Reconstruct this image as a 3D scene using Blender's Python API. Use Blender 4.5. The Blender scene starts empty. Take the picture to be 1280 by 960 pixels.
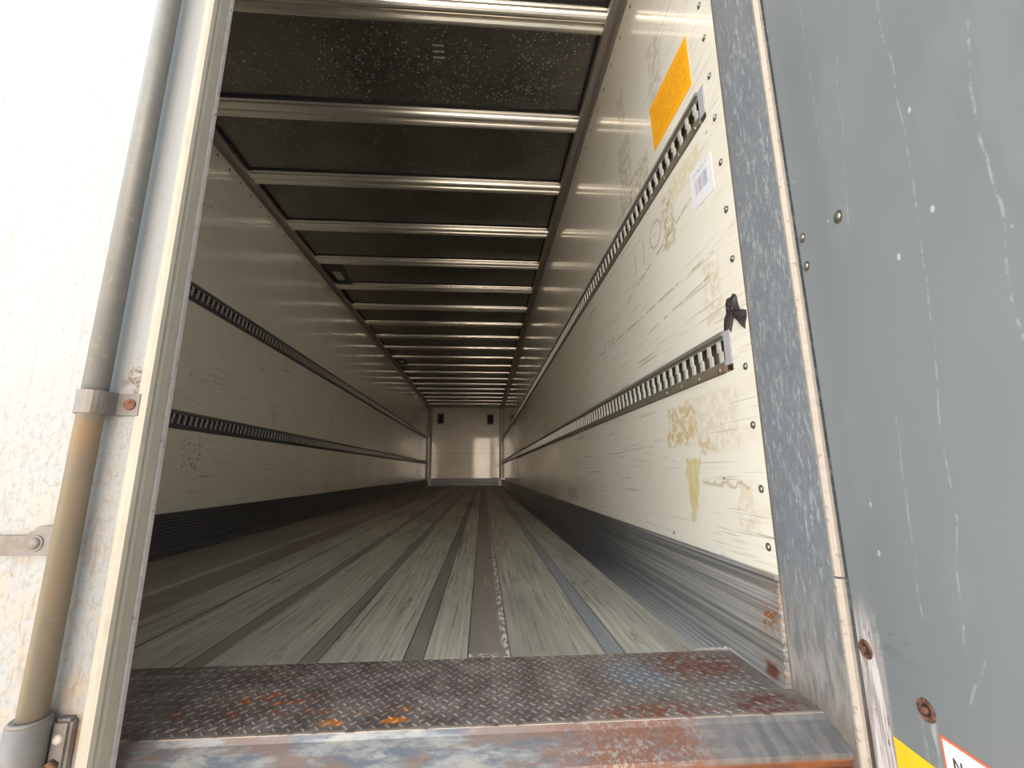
import bpy, bmesh, math, random
from mathutils import Vector, Matrix
random.seed(7)
S = bpy.context.scene
COL = S.collection
R = math.radians

# ------------------------------------------------------------------ camera
H = 0.4455
cam_d = bpy.data.cameras.new('camera')
cam = bpy.data.objects.new('camera', cam_d); COL.objects.link(cam)
yaw, pitch, roll = R(3.878), R(11.532), R(-0.2135)
F = Vector((math.sin(yaw)*math.cos(pitch), math.cos(yaw)*math.cos(pitch), math.sin(pitch)))
Rt = Vector((math.cos(yaw), -math.sin(yaw), 0)); Up = Rt.cross(F)
Rr = math.cos(roll)*Rt + math.sin(roll)*Up
Ur = -math.sin(roll)*Rt + math.cos(roll)*Up
M = Matrix((Rr, Ur, -F)).transposed().to_4x4(); M.translation = (0, 0, H)
cam.matrix_world = M
cam_d.sensor_width = 36; cam_d.lens = 36*540.1/1280
cam_d.clip_start = 0.02; cam_d.clip_end = 300
S.camera = cam

# ------------------------------------------------------------------ exposure, sky, sun
S.view_settings.view_transform = 'Standard'; S.view_settings.look = 'None'
S.view_settings.gamma = 1; S.view_settings.exposure = 0.52
S.view_settings.use_curve_mapping = False
S.cycles.max_bounces = 14; S.cycles.diffuse_bounces = 10; S.cycles.glossy_bounces = 8
S.cycles.sample_clamp_indirect = 12
S.cycles.use_denoising = True
SKY_BASE = (.46, .56, .68); SKY_BAND = (19.0, 15.2, 11.4); SKY_SIDE_FILL = (2.6, 2.65, 2.6)
W = bpy.data.worlds.new('sky'); S.world = W; W.use_nodes = True
wt = W.node_tree; wt.nodes.clear()
def wn(t, **k):
    n = wt.nodes.new(t)
    for a, b in k.items(): setattr(n, a, b)
    return n
tc = wn('ShaderNodeTexCoord'); sp = wn('ShaderNodeSeparateXYZ'); wt.links.new(tc.outputs['Generated'], sp.inputs[0])
# overcast-bright sky: a warm low band added behind the camera to light the deep interior, a broad fill lobe added at back left for the right wall, bluer overhead
def wm_(op, a, b):
    n = wn('ShaderNodeMath', operation=op)
    for i, v in enumerate((a, b)):
        if isinstance(v, (int, float)): n.inputs[i].default_value = v
        else: wt.links.new(v, n.inputs[i])
    return n.outputs[0]
def wr(v, a, b):
    n = wn('ShaderNodeMapRange', interpolation_type='SMOOTHSTEP'); wt.links.new(v, n.inputs['Value'])
    n.inputs['From Min'].default_value = a; n.inputs['From Max'].default_value = b; return n.outputs[0]
def lobe(d, lo, hi):
    n = wn('ShaderNodeVectorMath', operation='DOT_PRODUCT'); wt.links.new(tc.outputs['Generated'], n.inputs[0])
    n.inputs[1].default_value = Vector(d).normalized(); return wr(n.outputs['Value'], lo, hi)
def wadd(a, f, col):
    m1 = wn('ShaderNodeVectorMath', operation='SCALE'); m1.inputs[0].default_value = col; wt.links.new(f, m1.inputs['Scale'])
    m2 = wn('ShaderNodeVectorMath', operation='ADD'); wt.links.new(m1.outputs[0], m2.inputs[1])
    if isinstance(a, tuple): m2.inputs[0].default_value = a
    else: wt.links.new(a, m2.inputs[0])
    return m2.outputs[0]
band = wm_('MULTIPLY', wr(sp.outputs['Z'], .34, .03), lobe((0, -1, 0), .87, .995))
c_ = wadd(SKY_BASE, band, SKY_BAND)
c_ = wadd(c_, lobe((-1, -.35, .42), .45, .95), SKY_SIDE_FILL)
bg = wn('ShaderNodeBackground'); wt.links.new(c_, bg.inputs['Color']); bg.inputs['Strength'].default_value = 1.0
wo = wn('ShaderNodeOutputWorld'); wt.links.new(bg.outputs[0], wo.inputs[0])
sun_d = bpy.data.lights.new('sun', 'SUN'); sun = bpy.data.objects.new('sun', sun_d); COL.objects.link(sun)
sun_d.energy = 14.0; sun_d.angle = R(0.6); sun_d.color = (1, .91, .78)
sun.rotation_euler = (R(-42), 0, R(20)); sun.location = (3, 20, 20)      # shines from beyond the trailer's front onto the yard

# ------------------------------------------------------------------ material helpers
class NT:
    def __init__(s, name):
        s.m = bpy.data.materials.new(name); s.m.use_nodes = True; s.t = s.m.node_tree; s.t.nodes.clear()
        s.out = s.t.nodes.new('ShaderNodeOutputMaterial'); s.b = s.t.nodes.new('ShaderNodeBsdfPrincipled')
        s.t.links.new(s.b.outputs[0], s.out.inputs[0])
        g = s.t.nodes.new('ShaderNodeNewGeometry'); s.P = g.outputs['Position']
        x = s.t.nodes.new('ShaderNodeSeparateXYZ'); s.t.links.new(s.P, x.inputs[0]); s.x, s.y, s.z = x.outputs
    def put(s, sock, v):
        if hasattr(v, 'is_output') or isinstance(v, bpy.types.NodeSocket): s.t.links.new(v, sock)
        else: sock.default_value = v
    def m_(s, op, a, b=0.0, c=None):
        n = s.t.nodes.new('ShaderNodeMath'); n.operation = op
        s.put(n.inputs[0], a); s.put(n.inputs[1], b)
        if c is not None: s.put(n.inputs[2], c)
        return n.outputs[0]
    def add(s, a, b): return s.m_('ADD', a, b)
    def sub(s, a, b): return s.m_('SUBTRACT', a, b)
    def mul(s, a, b): return s.m_('MULTIPLY', a, b)
    def rng(s, v, a, b, c=0.0, d=1.0, smooth=True):
        n = s.t.nodes.new('ShaderNodeMapRange'); n.interpolation_type = 'SMOOTHSTEP' if smooth else 'LINEAR'
        s.put(n.inputs['Value'], v)
        n.inputs['From Min'].default_value = a; n.inputs['From Max'].default_value = b
        n.inputs['To Min'].default_value = c; n.inputs['To Max'].default_value = d
        return n.outputs[0]
    def vec(s, scale=(1, 1, 1), rot=(0, 0, 0), loc=(0, 0, 0)):
        n = s.t.nodes.new('ShaderNodeMapping'); s.t.links.new(s.P, n.inputs[0])
        n.inputs['Scale'].default_value = scale; n.inputs['Rotation'].default_value = rot; n.inputs['Location'].default_value = loc
        return n.outputs[0]
    def noise(s, vec=None, scale=1.0, detail=3.0, rough=.55, dist=0.0):
        n = s.t.nodes.new('ShaderNodeTexNoise'); s.put(n.inputs['Vector'], s.P if vec is None else vec)
        n.inputs['Scale'].default_value = scale; n.inputs['Detail'].default_value = detail
        n.inputs['Roughness'].default_value = rough; n.inputs['Distortion'].default_value = dist
        return n.outputs['Fac']
    def voro(s, vec, scale):
        n = s.t.nodes.new('ShaderNodeTexVoronoi'); s.put(n.inputs['Vector'], vec); n.inputs['Scale'].default_value = scale
        return n.outputs['Distance']
    def mix(s, f, a, b):
        n = s.t.nodes.new('ShaderNodeMix'); n.data_type = 'RGBA'; s.put(n.inputs['Factor'], f)
        for i, v in ((6, a), (7, b)):
            s.put(n.inputs[i], v if isinstance(v, bpy.types.NodeSocket) else (*v[:3], 1))
        return n.outputs[2]
    def box(s, a, a0, a1, b, b0, b1, soft=.01):
        f = s.mul(s.rng(a, a0-soft, a0+soft), s.rng(a, a1-soft, a1+soft, 1, 0))
        return s.mul(f, s.mul(s.rng(b, b0-soft, b0+soft), s.rng(b, b1-soft, b1+soft, 1, 0)))
    def fin(s, color, rough=.5, metal=0.0, coat=0.0, coatr=.1, bump=None, bs=.2, bd=.002, spec=.5):
        s.put(s.b.inputs['Base Color'], color if isinstance(color, bpy.types.NodeSocket) else (*color[:3], 1))
        s.put(s.b.inputs['Roughness'], rough); s.put(s.b.inputs['Metallic'], metal)
        s.put(s.b.inputs['Coat Weight'], coat); s.b.inputs['Coat Roughness'].default_value = coatr
        s.put(s.b.inputs['Specular IOR Level'], spec)
        if bump is not None:
            n = s.t.nodes.new('ShaderNodeBump'); s.t.links.new(bump, n.inputs['Height'])
            n.inputs['Strength'].default_value = bs; n.inputs['Distance'].default_value = bd
            s.t.links.new(n.outputs[0], s.b.inputs['Normal'])
        return s.m
def simple(name, color, rough=.5, metal=0.0, var=.15, scale=30):
    n = NT(name); f = n.noise(scale=scale)
    c2 = tuple(max(0, c*(1-var*1.6)) for c in color); c3 = tuple(min(1, c*(1+var)) for c in color)
    return n.fin(n.mix(f, c2, c3), rough, metal)

XR, XL, D, YW = 0.6494, -1.8106, 14.85, 0.97
ZC = 2.645

# ---- walls: glossy off-white laminate with scuffs
def wall_mat(name, side):
    n = NT(name)
    base = n.mix(n.rng(n.noise(scale=1.3, detail=4), .35, .7), (.87, .84, .755), (.81, .775, .685))
    # long horizontal hairline scratches
    def scr(sc, rot, lo, hi, mask_scale, mlo, mhi, loc=(0, 0, 0)):
        a = n.noise(n.vec(sc, (rot, 0, 0), loc), 1.0, 2.0, .5)
        b = n.noise(n.vec((1, 1, 1), (0, 0, 0), (loc[0]+5, 3, 1)), mask_scale, 2.0)
        return n.mul(n.rng(a, lo, hi), n.rng(b, mlo, mhi))
    c = base
    c = n.mix(n.mul(scr((1, 2.5, 130), .02, .62, .70, 1.6, .40, .58), .6), c, (.34, .29, .22))
    c = n.mix(n.mul(scr((1, 5, 220), -.06, .62, .71, 2.5, .38, .58, (3, 1, 9)), .5), c, (.40, .36, .30))
    c = n.mix(n.mul(scr((1, 9, 90), .35, .70, .75, 3.0, .52, .62, (7, 4, 2)), .6), c, (.30, .26, .22))
    c = n.mix(n.mul(scr((1, 40, 3), .1, .70, .76, 2.2, .5, .62, (1, 8, 4)), .45), c, (.42, .38, .32))
    # small dark nicks
    v = n.voro(n.vec((1, 3, 7)), 2.2)
    c = n.mix(n.rng(v, .035, .06, .75, 0), c, (.14, .12, .11))
    wob = n.sub(n.noise(scale=30, detail=4), .5)
    yy = n.add(n.y, n.mul(wob, .06)); zz = n.add(n.z, n.mul(n.sub(n.noise(n.vec(loc=(9, 9, 9)), 26, 4), .5), .06))
    if side == 'R':
        glue = n.rng(n.noise(n.vec((1, 1, 1), loc=(2, 2, 2)), 34, 5, .7), .40, .58)
        def patch(c, y0, y1, z0, z1, col, k, soft=.012):
            return n.mix(n.mul(n.mul(n.box(yy, y0, y1, zz, z0, z1, soft), glue), k), c, col)
        c = patch(c, 1.27, 1.47, .55, .66, (.62, .46, .22), .85)
        c = patch(c, 1.33, 1.49, .53, .57, (.60, .46, .20), .9)
        c = patch(c, 1.05, 1.27, .50, .67, (.60, .48, .30), .35)
        c = patch(c, 1.18, 1.27, .50, .54, (.62, .46, .26), .7)
        c = patch(c, 1.48, 1.70, 1.56, 1.72, (.46, .38, .26), .6)
        c = patch(c, 1.66, 1.82, 1.62, 1.98, (.44, .36, .26), .55)
        c = patch(c, 1.30, 1.42, 1.86, 2.12, (.50, .42, .32), .45)
        c = patch(c, 1.70, 1.80, 2.02, 2.25, (.46, .38, .26), .5)
        c = patch(c, 1.30, 1.40, 1.22, 1.42, (.52, .42, .22), .75)
        c = patch(c, 1.07, 1.16, .86, 1.04, (.62, .53, .36), .55)
        c = patch(c, 1.11, 1.30, 1.36, 1.44, (.74, .67, .42), .8)
        c = patch(c, 1.02, 1.10, .30, .42, (.70, .55, .38), .5)
        c = patch(c, 3.00, 3.35, .26, .34, (.30, .29, .33), .6)
        # yellow resin run, wide at the top and tapering downwards
        hw = n.rng(n.z, .28, .49, .008, .052, smooth=False)
        dy = n.m_('ABSOLUTE', n.sub(yy, n.rng(n.z, .28, .49, 1.345, 1.315, smooth=False)))
        drip = n.mul(n.rng(n.sub(dy, hw), -.008, .008, 1, 0), n.mul(n.rng(zz, .275, .30), n.rng(zz, .475, .49, 1, 0)))
        c = n.mix(n.mul(drip, n.rng(n.noise(n.vec((1, 30, 4)), 3, 3), .3, .6, .45, .9)), c, (.66, .56, .24))
        # horizontal sooty scrape by the lower screws, grime along the wall end
        c = n.mix(n.mul(n.box(n.y, 1.04, 1.27, zz, .408, .418, .004), .55), c, (.40, .31, .18))
        c = n.mix(n.mul(n.rng(n.y, 1.07, .98), n.rng(n.noise(n.vec((1, 2, 6)), 4, 3), .45, .65, 0, .30)), c, (.74, .62, .44))
        # two long diagonal scrapes
        for (y0, z0, y1, z1, w) in ((2.35, 1.08, 1.08, 1.06, .006), (1.80, 1.20, 1.06, 1.31, .006), (1.60, .98, 1.10, 1.00, .004)):
            sl = (z1-z0)/(y1-y0)
            line = n.m_('ABSOLUTE', n.sub(n.z, n.add(n.mul(n.sub(n.y, y0), sl), z0)))
            msk = n.mul(n.rng(line, w*.5, w, 1, 0), n.mul(n.rng(n.y, y1-.02, y1+.04), n.rng(n.y, y0-.04, y0+.02, 1, 0)))
            c = n.mix(n.mul(msk, n.rng(n.noise(scale=24), .40, .55, 0, .7)), c, (.42, .36, .27))
    else:
        for (y0, y1, z0, z1, k) in ((2.74, 2.98, .45, .68, .9), (3.78, 3.95, .86, 1.0, .8), (2.70, 3.10, 1.00, 1.06, .7), (2.5, 2.75, 2.05, 2.25, .5), (5.2, 5.4, .9, 1.15, .6)):
            b = n.rng(n.noise(n.vec((1, 1, 1), (.9, 0, 0)), 45, 4, .7), .56, .64)
            c = n.mix(n.mul(n.mul(n.box(yy, y0, y1, zz, z0, z1, .05), b), k), c, (.20, .16, .14))
    return n.fin(c, .22, 0, coat=.7, coatr=.045, bump=n.noise(n.vec((1, .6, 1.2)), 1.5, 2), bs=.02, bd=.006, spec=.6)
MAT = {}
MAT['wall_R'] = wall_mat('scuffed_white_wall_right', 'R'); MAT['wall_L'] = wall_mat('scuffed_white_wall_left', 'L')

n = NT('bulkhead_white')
c = n.mix(n.rng(n.noise(scale=.9, detail=4), .35, .65), (.74, .71, .62), (.64, .60, .50))
c = n.mix(n.mul(n.box(n.x, XL, XR, n.z, 1.055, 1.075, .004), .5), c, (.25, .22, .18))
MAT['bulk'] = n.fin(c, .30, 0, coat=.35, coatr=.05)

# ---- ceiling: dark glossy sheet with pale specks
n = NT('dark_roof_sheet')
v = n.voro(n.vec(), 62)
sel = n.rng(n.noise(scale=2.0, detail=4), .30, .55, .15, 1)
spk = n.mul(n.rng(v, .20, .31, 1, 0), n.mul(sel, n.rng(n.noise(n.vec(loc=(4, 4, 4)), 40, 1), .42, .58)))
c = n.mix(n.rng(n.noise(scale=2.2), .35, .7), (.22, .212, .20), (.28, .27, .255))
c = n.mix(n.mul(spk, .95), c, (.62, .60, .56))
for k in range(3):
    yk = 1.885 + k*.034
    c = n.mix(n.mul(n.box(n.x, -.285, -.225, n.y, yk, yk+.012, .003), .7), c, (.8, .8, .8))
MAT['roof'] = n.fin(c, .33, n.rng(spk, 0, 1, .88, 0))

MAT['bar'] = simple('brushed_aluminium_bar', (.90, .86, .79), .24, .9, .04, 20)
n = NT('aluminium_cove')
c = n.mix(n.noise(n.vec((1, .5, 1)), 20), (.34, .32, .30), (.46, .43, .40))
MAT['cove'] = n.fin(c, .38, .7)
MAT['dark_gap'] = simple('black_gap_shade_and_grille', (.02, .02, .025), .7, 0)

# ---- floor boards
n = NT('worn_floor_boards')
g = n.noise(n.vec((48, 1.0, 1)), 1.6, 5, .65)
g2 = n.noise(n.vec((90, 2.2, 1), loc=(3, 0, 0)), 1.0, 3, .6)
g3 = n.noise(n.vec((3.2, .45, 1), loc=(6, 2, 0)), 1.3, 3, .6)
c = n.mix(n.rng(g, .35, .68), (.36, .35, .295), (.55, .535, .45))
c = n.mix(n.rng(g3, .46, .70, 0, .55), c, (.22, .20, .165))
c = n.mix(n.mul(n.rng(g2, .57, .66), .6), c, (.13, .12, .10))
stn = n.rng(n.noise(n.vec((10, 3.0, 1)), 1.7, 4, .6), .60, .72, 0, .65)
c = n.mix(stn, c, (.13, .115, .095))
XW = n.add(n.x, n.mul(n.sub(n.noise(n.vec((1, 1.2, 1)), 2.2, 2), .5), .010))
def strip(c, x0, x1, col, k=.85, lo=.35, hi=.6, soft=.004):
    m = n.mul(n.rng(XW, x0-soft, x0+soft), n.rng(XW, x1-soft, x1+soft, 1, 0))
    return n.mix(n.mul(m, n.rng(n.noise(n.vec((8, 2, 1), loc=(x0*9, 0, 0)), 2.2, 4), lo-.25, hi-.12, k*.45, k)), c, col)
c = strip(c, -1.71, -1.28, (.22, .185, .145), .7)
c = strip(c, -1.23, -1.06, (.185, .15, .12), .75)
c = strip(c, -.905, -.895, (.05, .045, .04), .9, soft=.002)
c = strip(c, -.70, -.650, (.17, .15, .125), .75)
c = strip(c, -.435, -.392, (.17, .15, .125), .75)
c = strip(c, -.188, -.140, (.18, .165, .145), .85)
c = strip(c, -.032, .074, (.25, .215, .18), .97)
c = strip(c, .313, .362, (.23, .25, .27), .9)
for xe in (-1.28, -.70, -.435, -.392, -.188, -.140, -.032, .074, .313, .362):
    m = n.rng(n.m_('ABSOLUTE', n.sub(n.x, xe)), .0012, .0028, .8, 0)
    c = n.mix(m, c, (.03, .028, .025))
wf = n.mul(n.mul(n.rng(n.x, .050, .062), n.rng(n.x, .070, .074, 1, 0)), n.rng(n.noise(n.vec((30, 14, 1)), 1.5, 4, .7), .47, .54))
c = n.mix(n.mul(wf, n.rng(n.y, 5.5, 1.2, 0, 1)), c, (.72, .70, .66))
wf = n.mul(n.box(n.x, -.03, .07, n.y, 1.175, 1.20, .004), n.rng(n.noise(n.vec((1, 1, 1)), 50, 4, .7), .50, .56))
c = n.mix(wf, c, (.75, .74, .70))
fb = n.add(n.mul(g2, .6), n.mul(g, .4))
MAT['floor'] = n.fin(c, n.rng(g3, .3, .7, .42, .6), 0, bump=fb, bs=.25, bd=.002, spec=.4)

# ---- scuff plate (ribbed aluminium skirting)
n = NT('ribbed_scuff_metal')
st = n.noise(n.vec((1, .7, 120)), 1.0, 4, .6)
wear = n.mul(n.rng(n.y, 2.6, 1.0), n.rng(n.x, -.5, .2))
c = n.mix(st, (.09, .095, .11), (.20, .205, .225))
c2 = n.mix(n.rng(st, .3, .7), (.22, .22, .225), (.66, .65, .64))
c = n.mix(n.mul(wear, .95), c, c2)
rb = n.mul(n.rng(n.y, 1.12, .97), n.rng(n.noise(n.vec((1, 5, 60)), 1.2, 4), .42, .62, 0, .7))
c = n.mix(rb, c, (.42, .32, .24))
rs = n.mul(n.rng(n.m_('ABSOLUTE', n.sub(n.y, 1.005)), .012, .035, 1, 0), n.rng(n.m_('ABSOLUTE', n.sub(n.z, .125)), .012, .035, 1, 0))
c = n.mix(n.mul(rs, n.rng(n.noise(scale=60, detail=4), .4, .55)), c, (.42, .15, .05))
rs = n.mul(n.rng(n.m_('ABSOLUTE', n.sub(n.y, 1.01)), .01, .03, 1, 0), n.rng(n.m_('ABSOLUTE', n.sub(n.z, .020)), .008, .02, 1, 0))
c = n.mix(n.mul(rs, .9), c, (.20, .06, .04))
MAT['scuff'] = n.fin(c, .40, .55, bump=st, bs=.25, bd=.002)

# ---- chequer plate
n = NT('rusty_checker_plate')
a = n.noise(scale=14, detail=5, rough=.7)
c = n.mix(n.rng(a, .35, .65), (.165, .130, .120), (.30, .255, .238))
c = n.mix(n.rng(n.x, -.1, .5, 0, .45), c, (.27, .25, .23))
fine = n.noise(scale=130, detail=3, rough=.7)
c = n.mix(n.rng(fine, .56, .64, 0, .75), c, (.05, .035, .03))
def rust(c, cx, cy, rx, ry, col, k, lo=.42, hi=.55, sc=38):
    d = n.m_('SQRT', n.add(n.m_('POWER', n.m_('DIVIDE', n.sub(n.x, cx), rx), 2), n.m_('POWER', n.m_('DIVIDE', n.sub(n.y, cy), ry), 2)))
    return n.mix(n.mul(n.mul(n.rng(d, .4, 1.0, 1, 0), n.rng(n.noise(n.vec(loc=(cx*7, cy*5, 0)), sc, 4, .7), lo, hi)), k), c, col)
c = rust(c, .36, 1.07, .10, .10, (.22, .25, .29), .75, .30, .5, 20)
c = rust(c, .50, 1.10, .16, .10, (.19, .065, .04), .9)
c = rust(c, .56, .92, .10, .06, (.16, .05, .04), .9)
c = rust(c, .33, .91, .16, .035, (.24, .09, .05), .9)
c = rust(c, -.42, 1.01, .13, .035, (.45, .14, .06), .95, .50, .56)
c = rust(c, -.42, .965, .30, .03, (.34, .12, .06), .8, .55, .6)
c = rust(c, -.27, .912, .030, .018, (.60, .25, .07), 1, .36, .46)
c = rust(c, -.157, .914, .032, .014, (.66, .27, .06), 1, .30, .4)
c = rust(c, -.2, .95, .16, .02, (.45, .2, .08), .8, .56, .62)
c = n.mix(n.mul(n.rng(n.y, .892, .883), n.rng(n.noise(n.vec((20, 1, 1)), 2, 3), .35, .5)), c, (.52, .45, .39))
MAT['plate'] = n.fin(c, n.rng(a, .3, .7, .38, .62), .35, bump=fine, bs=.4, bd=.002)

# ---- sill beam under the plate
n = NT('worn_sill_steel')
a = n.noise(n.vec((3.5, 12, 12)), 3.4, 6, .72)
b = n.noise(n.vec((3.5, 10, 10), loc=(5, 1, 2)), 2.2, 4, .6)
c = n.mix(n.rng(a, .38, .62), (.15, .175, .215), (.36, .36, .36))
c = n.mix(n.rng(b, .50, .60, 0, .85), c, (.24, .175, .15))
c = n.mix(n.mul(n.rng(b, .44, .36), .8), c, (.42, .41, .39))
fr = n.noise(scale=120, detail=3, rough=.7)
c = n.mix(n.mul(n.mul(n.rng(n.x, .05, .22), n.rng(n.x, .34, .48, 1, 0)), n.rng(fr, .40, .55, .3, .95)), c, (.23, .11, .075))
c = n.mix(n.mul(n.rng(n.x, .36, .46), .85), c, n.mix(n.rng(n.noise(n.vec((20, 4, 1), (0, 0, .8)), 2, 3), .4, .6), (.13, .13, .135), (.21, .20, .20)))
c = n.mix(n.rng(n.z, -.040, -.046, 0, .95), c, n.mix(n.rng(b, .35, .6), (.42, .17, .06), (.24, .10, .06)))
MAT['sill'] = n.fin(c, .5, .3, bump=fr, bs=.3, bd=.002)

# ---- galvanised post
n = NT('galvanised_steel')
v = n.t.nodes.new('ShaderNodeTexVoronoi'); v.inputs['Scale'].default_value = 150
n.t.links.new(n.vec((1, 1, .6), (.4, 0, 0)), v.inputs['Vector'])
sepc = n.t.nodes.new('ShaderNodeSeparateColor'); n.t.links.new(v.outputs['Color'], sepc.inputs[0])
c = n.mix(sepc.outputs[0], (.215, .235, .265), (.265, .285, .315))
c = n.mix(n.rng(n.noise(n.vec((1, 60, 14), (.6, 0, 0)), 2.0, 4, .7), .52, .66, 0, .75), c, (.50, .53, .56))
c = n.mix(n.rng(n.noise(n.vec((1, 4, 1.5), loc=(2, 1, 0)), 2.4, 4), .45, .65, 0, .5), c, (.20, .22, .25))
c = n.mix(n.mul(n.rng(n.z, .30, .05), .75), c, n.mix(n.rng(n.noise(n.vec((1, 50, 9), (.5, 0, 0)), 1.4, 4), .4, .6), (.22, .21, .20), (.40, .38, .35)))
c = n.mix(n.mul(n.rng(n.z, .06, -.02), .8), c, (.24, .20, .17))
c = n.mix(n.mul(n.rng(n.y, .960, .968), .8), c, (.20, .13, .09))  # brown shadow line painted where the post meets the wall end
MAT['galv'] = n.fin(c, .45, .3, bump=n.noise(scale=50), bs=.12, bd=.002)

n = NT('beige_rubber')
c = n.mix(n.noise(n.vec((1, 1, 6)), 12), (.34, .295, .25), (.44, .385, .33))
c = n.mix(n.rng(n.noise(scale=60), .6, .66, 0, .7), c, (.25, .2, .17))
MAT['seal'] = n.fin(c, .6)

# ---- white painted door outside
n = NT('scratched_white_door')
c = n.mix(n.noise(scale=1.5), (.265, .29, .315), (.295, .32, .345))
s1 = n.noise(n.vec((150, 1, 3.0), (0, R(9), 0)), 1.0, 3, .6)
c = n.mix(n.mul(n.rng(s1, .56, .68), n.rng(n.noise(scale=3.0), .38, .6, .3, .95)), c, (.27, .27, .28))
low = n.rng(n.z, .70, .15)
c = n.mix(n.mul(n.mul(low, n.rng(n.noise(scale=16, detail=5, rough=.7), .42, .66)), .75), c, (.36, .30, .23))
s2 = n.noise(n.vec((120, 1, 14), (0, R(12), 0)), 1.0, 4, .65)
c = n.mix(n.mul(n.mul(low, n.rng(s2, .54, .66)), .75), c, (.20, .18, .17))
c = n.mix(n.mul(n.rng(n.z, .66, .50), n.rng(n.noise(n.vec((1, 1, .6)), 110, 4, .75), .50, .62, 0, .55)), c, (.22, .185, .15))
c = n.mix(n.mul(n.rng(n.noise(n.vec((1, 1, .5), loc=(4, 4, 4)), 150, 3, .7), .64, .70), .5), c, (.14, .13, .12))
dd = n.m_('SQRT', n.add(n.m_('POWER', n.m_('DIVIDE', n.sub(n.x, -.583), .035), 2), n.m_('POWER', n.m_('DIVIDE', n.sub(n.z, .60), .045), 2)))
c = n.mix(n.mul(n.rng(dd, .2, 1.3, 1, 0), n.rng(n.noise(scale=90, detail=4, rough=.75), .47, .57)), c, (.13, .08, .05))
dd = n.m_('SQRT', n.add(n.m_('POWER', n.m_('DIVIDE', n.sub(n.x, -.605), .045), 2), n.m_('POWER', n.m_('DIVIDE', n.sub(n.z, .07), .08), 2)))
c = n.mix(n.mul(n.rng(dd, .2, 1.2, 1, 0), n.rng(n.noise(scale=40, detail=4), .42, .58, .1, .8)), c, (.30, .20, .12))
MAT['door_white'] = n.fin(c, .45, 0, bump=s2, bs=.12, bd=.002)
n = NT('cream_edge_profile')
c = n.mix(n.noise(n.vec((1, 1, 2)), 6), (.35, .335, .29), (.43, .42, .375))
c = n.mix(n.rng(n.noise(n.vec((60, 60, 12)), 1.2, 4, .7), .58, .66, 0, .6), c, (.32, .29, .27))
MAT['cream'] = n.fin(c, .5)
n = NT('grey_worn_gasket')
c = n.mix(n.noise(n.vec((1, 1, 2)), 40, 4), (.26, .26, .275), (.40, .395, .395))
c = n.mix(n.rng(n.noise(n.vec((60, 60, 30)), 1.5, 4, .7), .58, .64, 0, .8), c, (.16, .15, .15))
MAT['gasket'] = n.fin(c, .7)
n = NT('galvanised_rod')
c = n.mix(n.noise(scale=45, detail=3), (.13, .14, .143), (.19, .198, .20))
c = n.mix(n.mul(n.rng(n.z, .56, .52), n.rng(n.noise(n.vec((8, 8, 2)), 3, 4), .30, .6, .35, .85)), c, (.235, .19, .13))
c = n.mix(n.mul(n.rng(n.z, .545, .50, 0, 1), n.rng(n.z, .44, .53, 0, .6)), c, (.30, .18, .085))
c = n.mix(n.rng(n.noise(scale=90), .62, .68, 0, .6), c, (.25, .22, .2))
MAT['rod'] = n.fin(c, .5, .25)
n = NT('weathered_bracket')
c = n.mix(n.noise(scale=60, detail=4), (.13, .125, .125), (.21, .20, .195))
c = n.mix(n.rng(n.noise(scale=35, detail=4), .55, .66, 0, .6), c, (.15, .11, .085))
MAT['bracket'] = n.fin(c, .5, .3)
n = NT('rusty_iron')
MAT['rust'] = n.fin(n.mix(n.rng(n.noise(scale=140, detail=4, rough=.7), .4, .6), (.045, .025, .022), (.19, .085, .05)), .8)
MAT['iron'] = simple('shaded_hollow_iron', (.035, .02, .018), .85, 0, .4, 150)  # near-black shade painted into the hollow of the door bolts
MAT['screw'] = simple('zinc_screw', (.40, .38, .34), .35, .8, .3, 200)
MAT['screw_dark'] = simple('dirty_screw_head', (.16, .145, .13), .45, .5, .4, 200)

# ---- grey door inside
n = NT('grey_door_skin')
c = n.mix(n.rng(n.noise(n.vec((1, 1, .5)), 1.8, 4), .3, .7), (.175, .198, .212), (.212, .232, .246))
c = n.mix(n.rng(n.noise(n.vec((1, 1, .35), (R(20), 0, 0)), 9, 3), .55, .7, 0, .25), c, (.25, .275, .29))
# long downward scrapes with broken edges
DH = (.668, .80); TH = R(8)
s_ = n.m_('DIVIDE', n.sub(.80, n.y), math.cos(TH))
for (sa, za, sb, zb, w) in ((.30, 1.35, .255, .62, .0016), (.255, .62, .21, .20, .0016), (.42, 1.3, .36, .55, .0022), (.36, .55, .31, .18, .0018), (.12, 1.50, .10, 1.05, .0014), (.17, .55, .155, .22, .0016), (.19, 1.2, .145, .86, .0014), (.50, 1.3, .47, .4, .0016), (.235, .22, .20, .13, .0022)):
    t = n.rng(n.z, min(za, zb), max(za, zb), sb if zb < za else sa, sa if zb < za else sb, smooth=False)
    t = n.add(t, n.mul(n.sub(n.noise(n.vec((1, 1, 1), loc=(sa*30, 0, 0)), 5, 2), .5), .05))
    d = n.m_('ABSOLUTE', n.sub(s_, t))
    msk = n.mul(n.rng(d, w*.3, w*1.3, 1, 0), n.mul(n.rng(n.z, min(za, zb)-.01, min(za, zb)+.03), n.rng(n.z, max(za, zb)-.03, max(za, zb)+.01, 1, 0)))
    msk = n.mul(msk, n.rng(n.noise(n.vec((30, 30, 30), loc=(sa*50, 0, 0)), 2, 3, .7), .42, .60))
    c = n.mix(n.mul(msk, .5), c, (.40, .44, .46))
pv = n.voro(n.vec((1, 1.6, 1)), 11)
c = n.mix(n.rng(pv, .05, .075, .55, 0), c, (.60, .64, .66))
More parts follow.
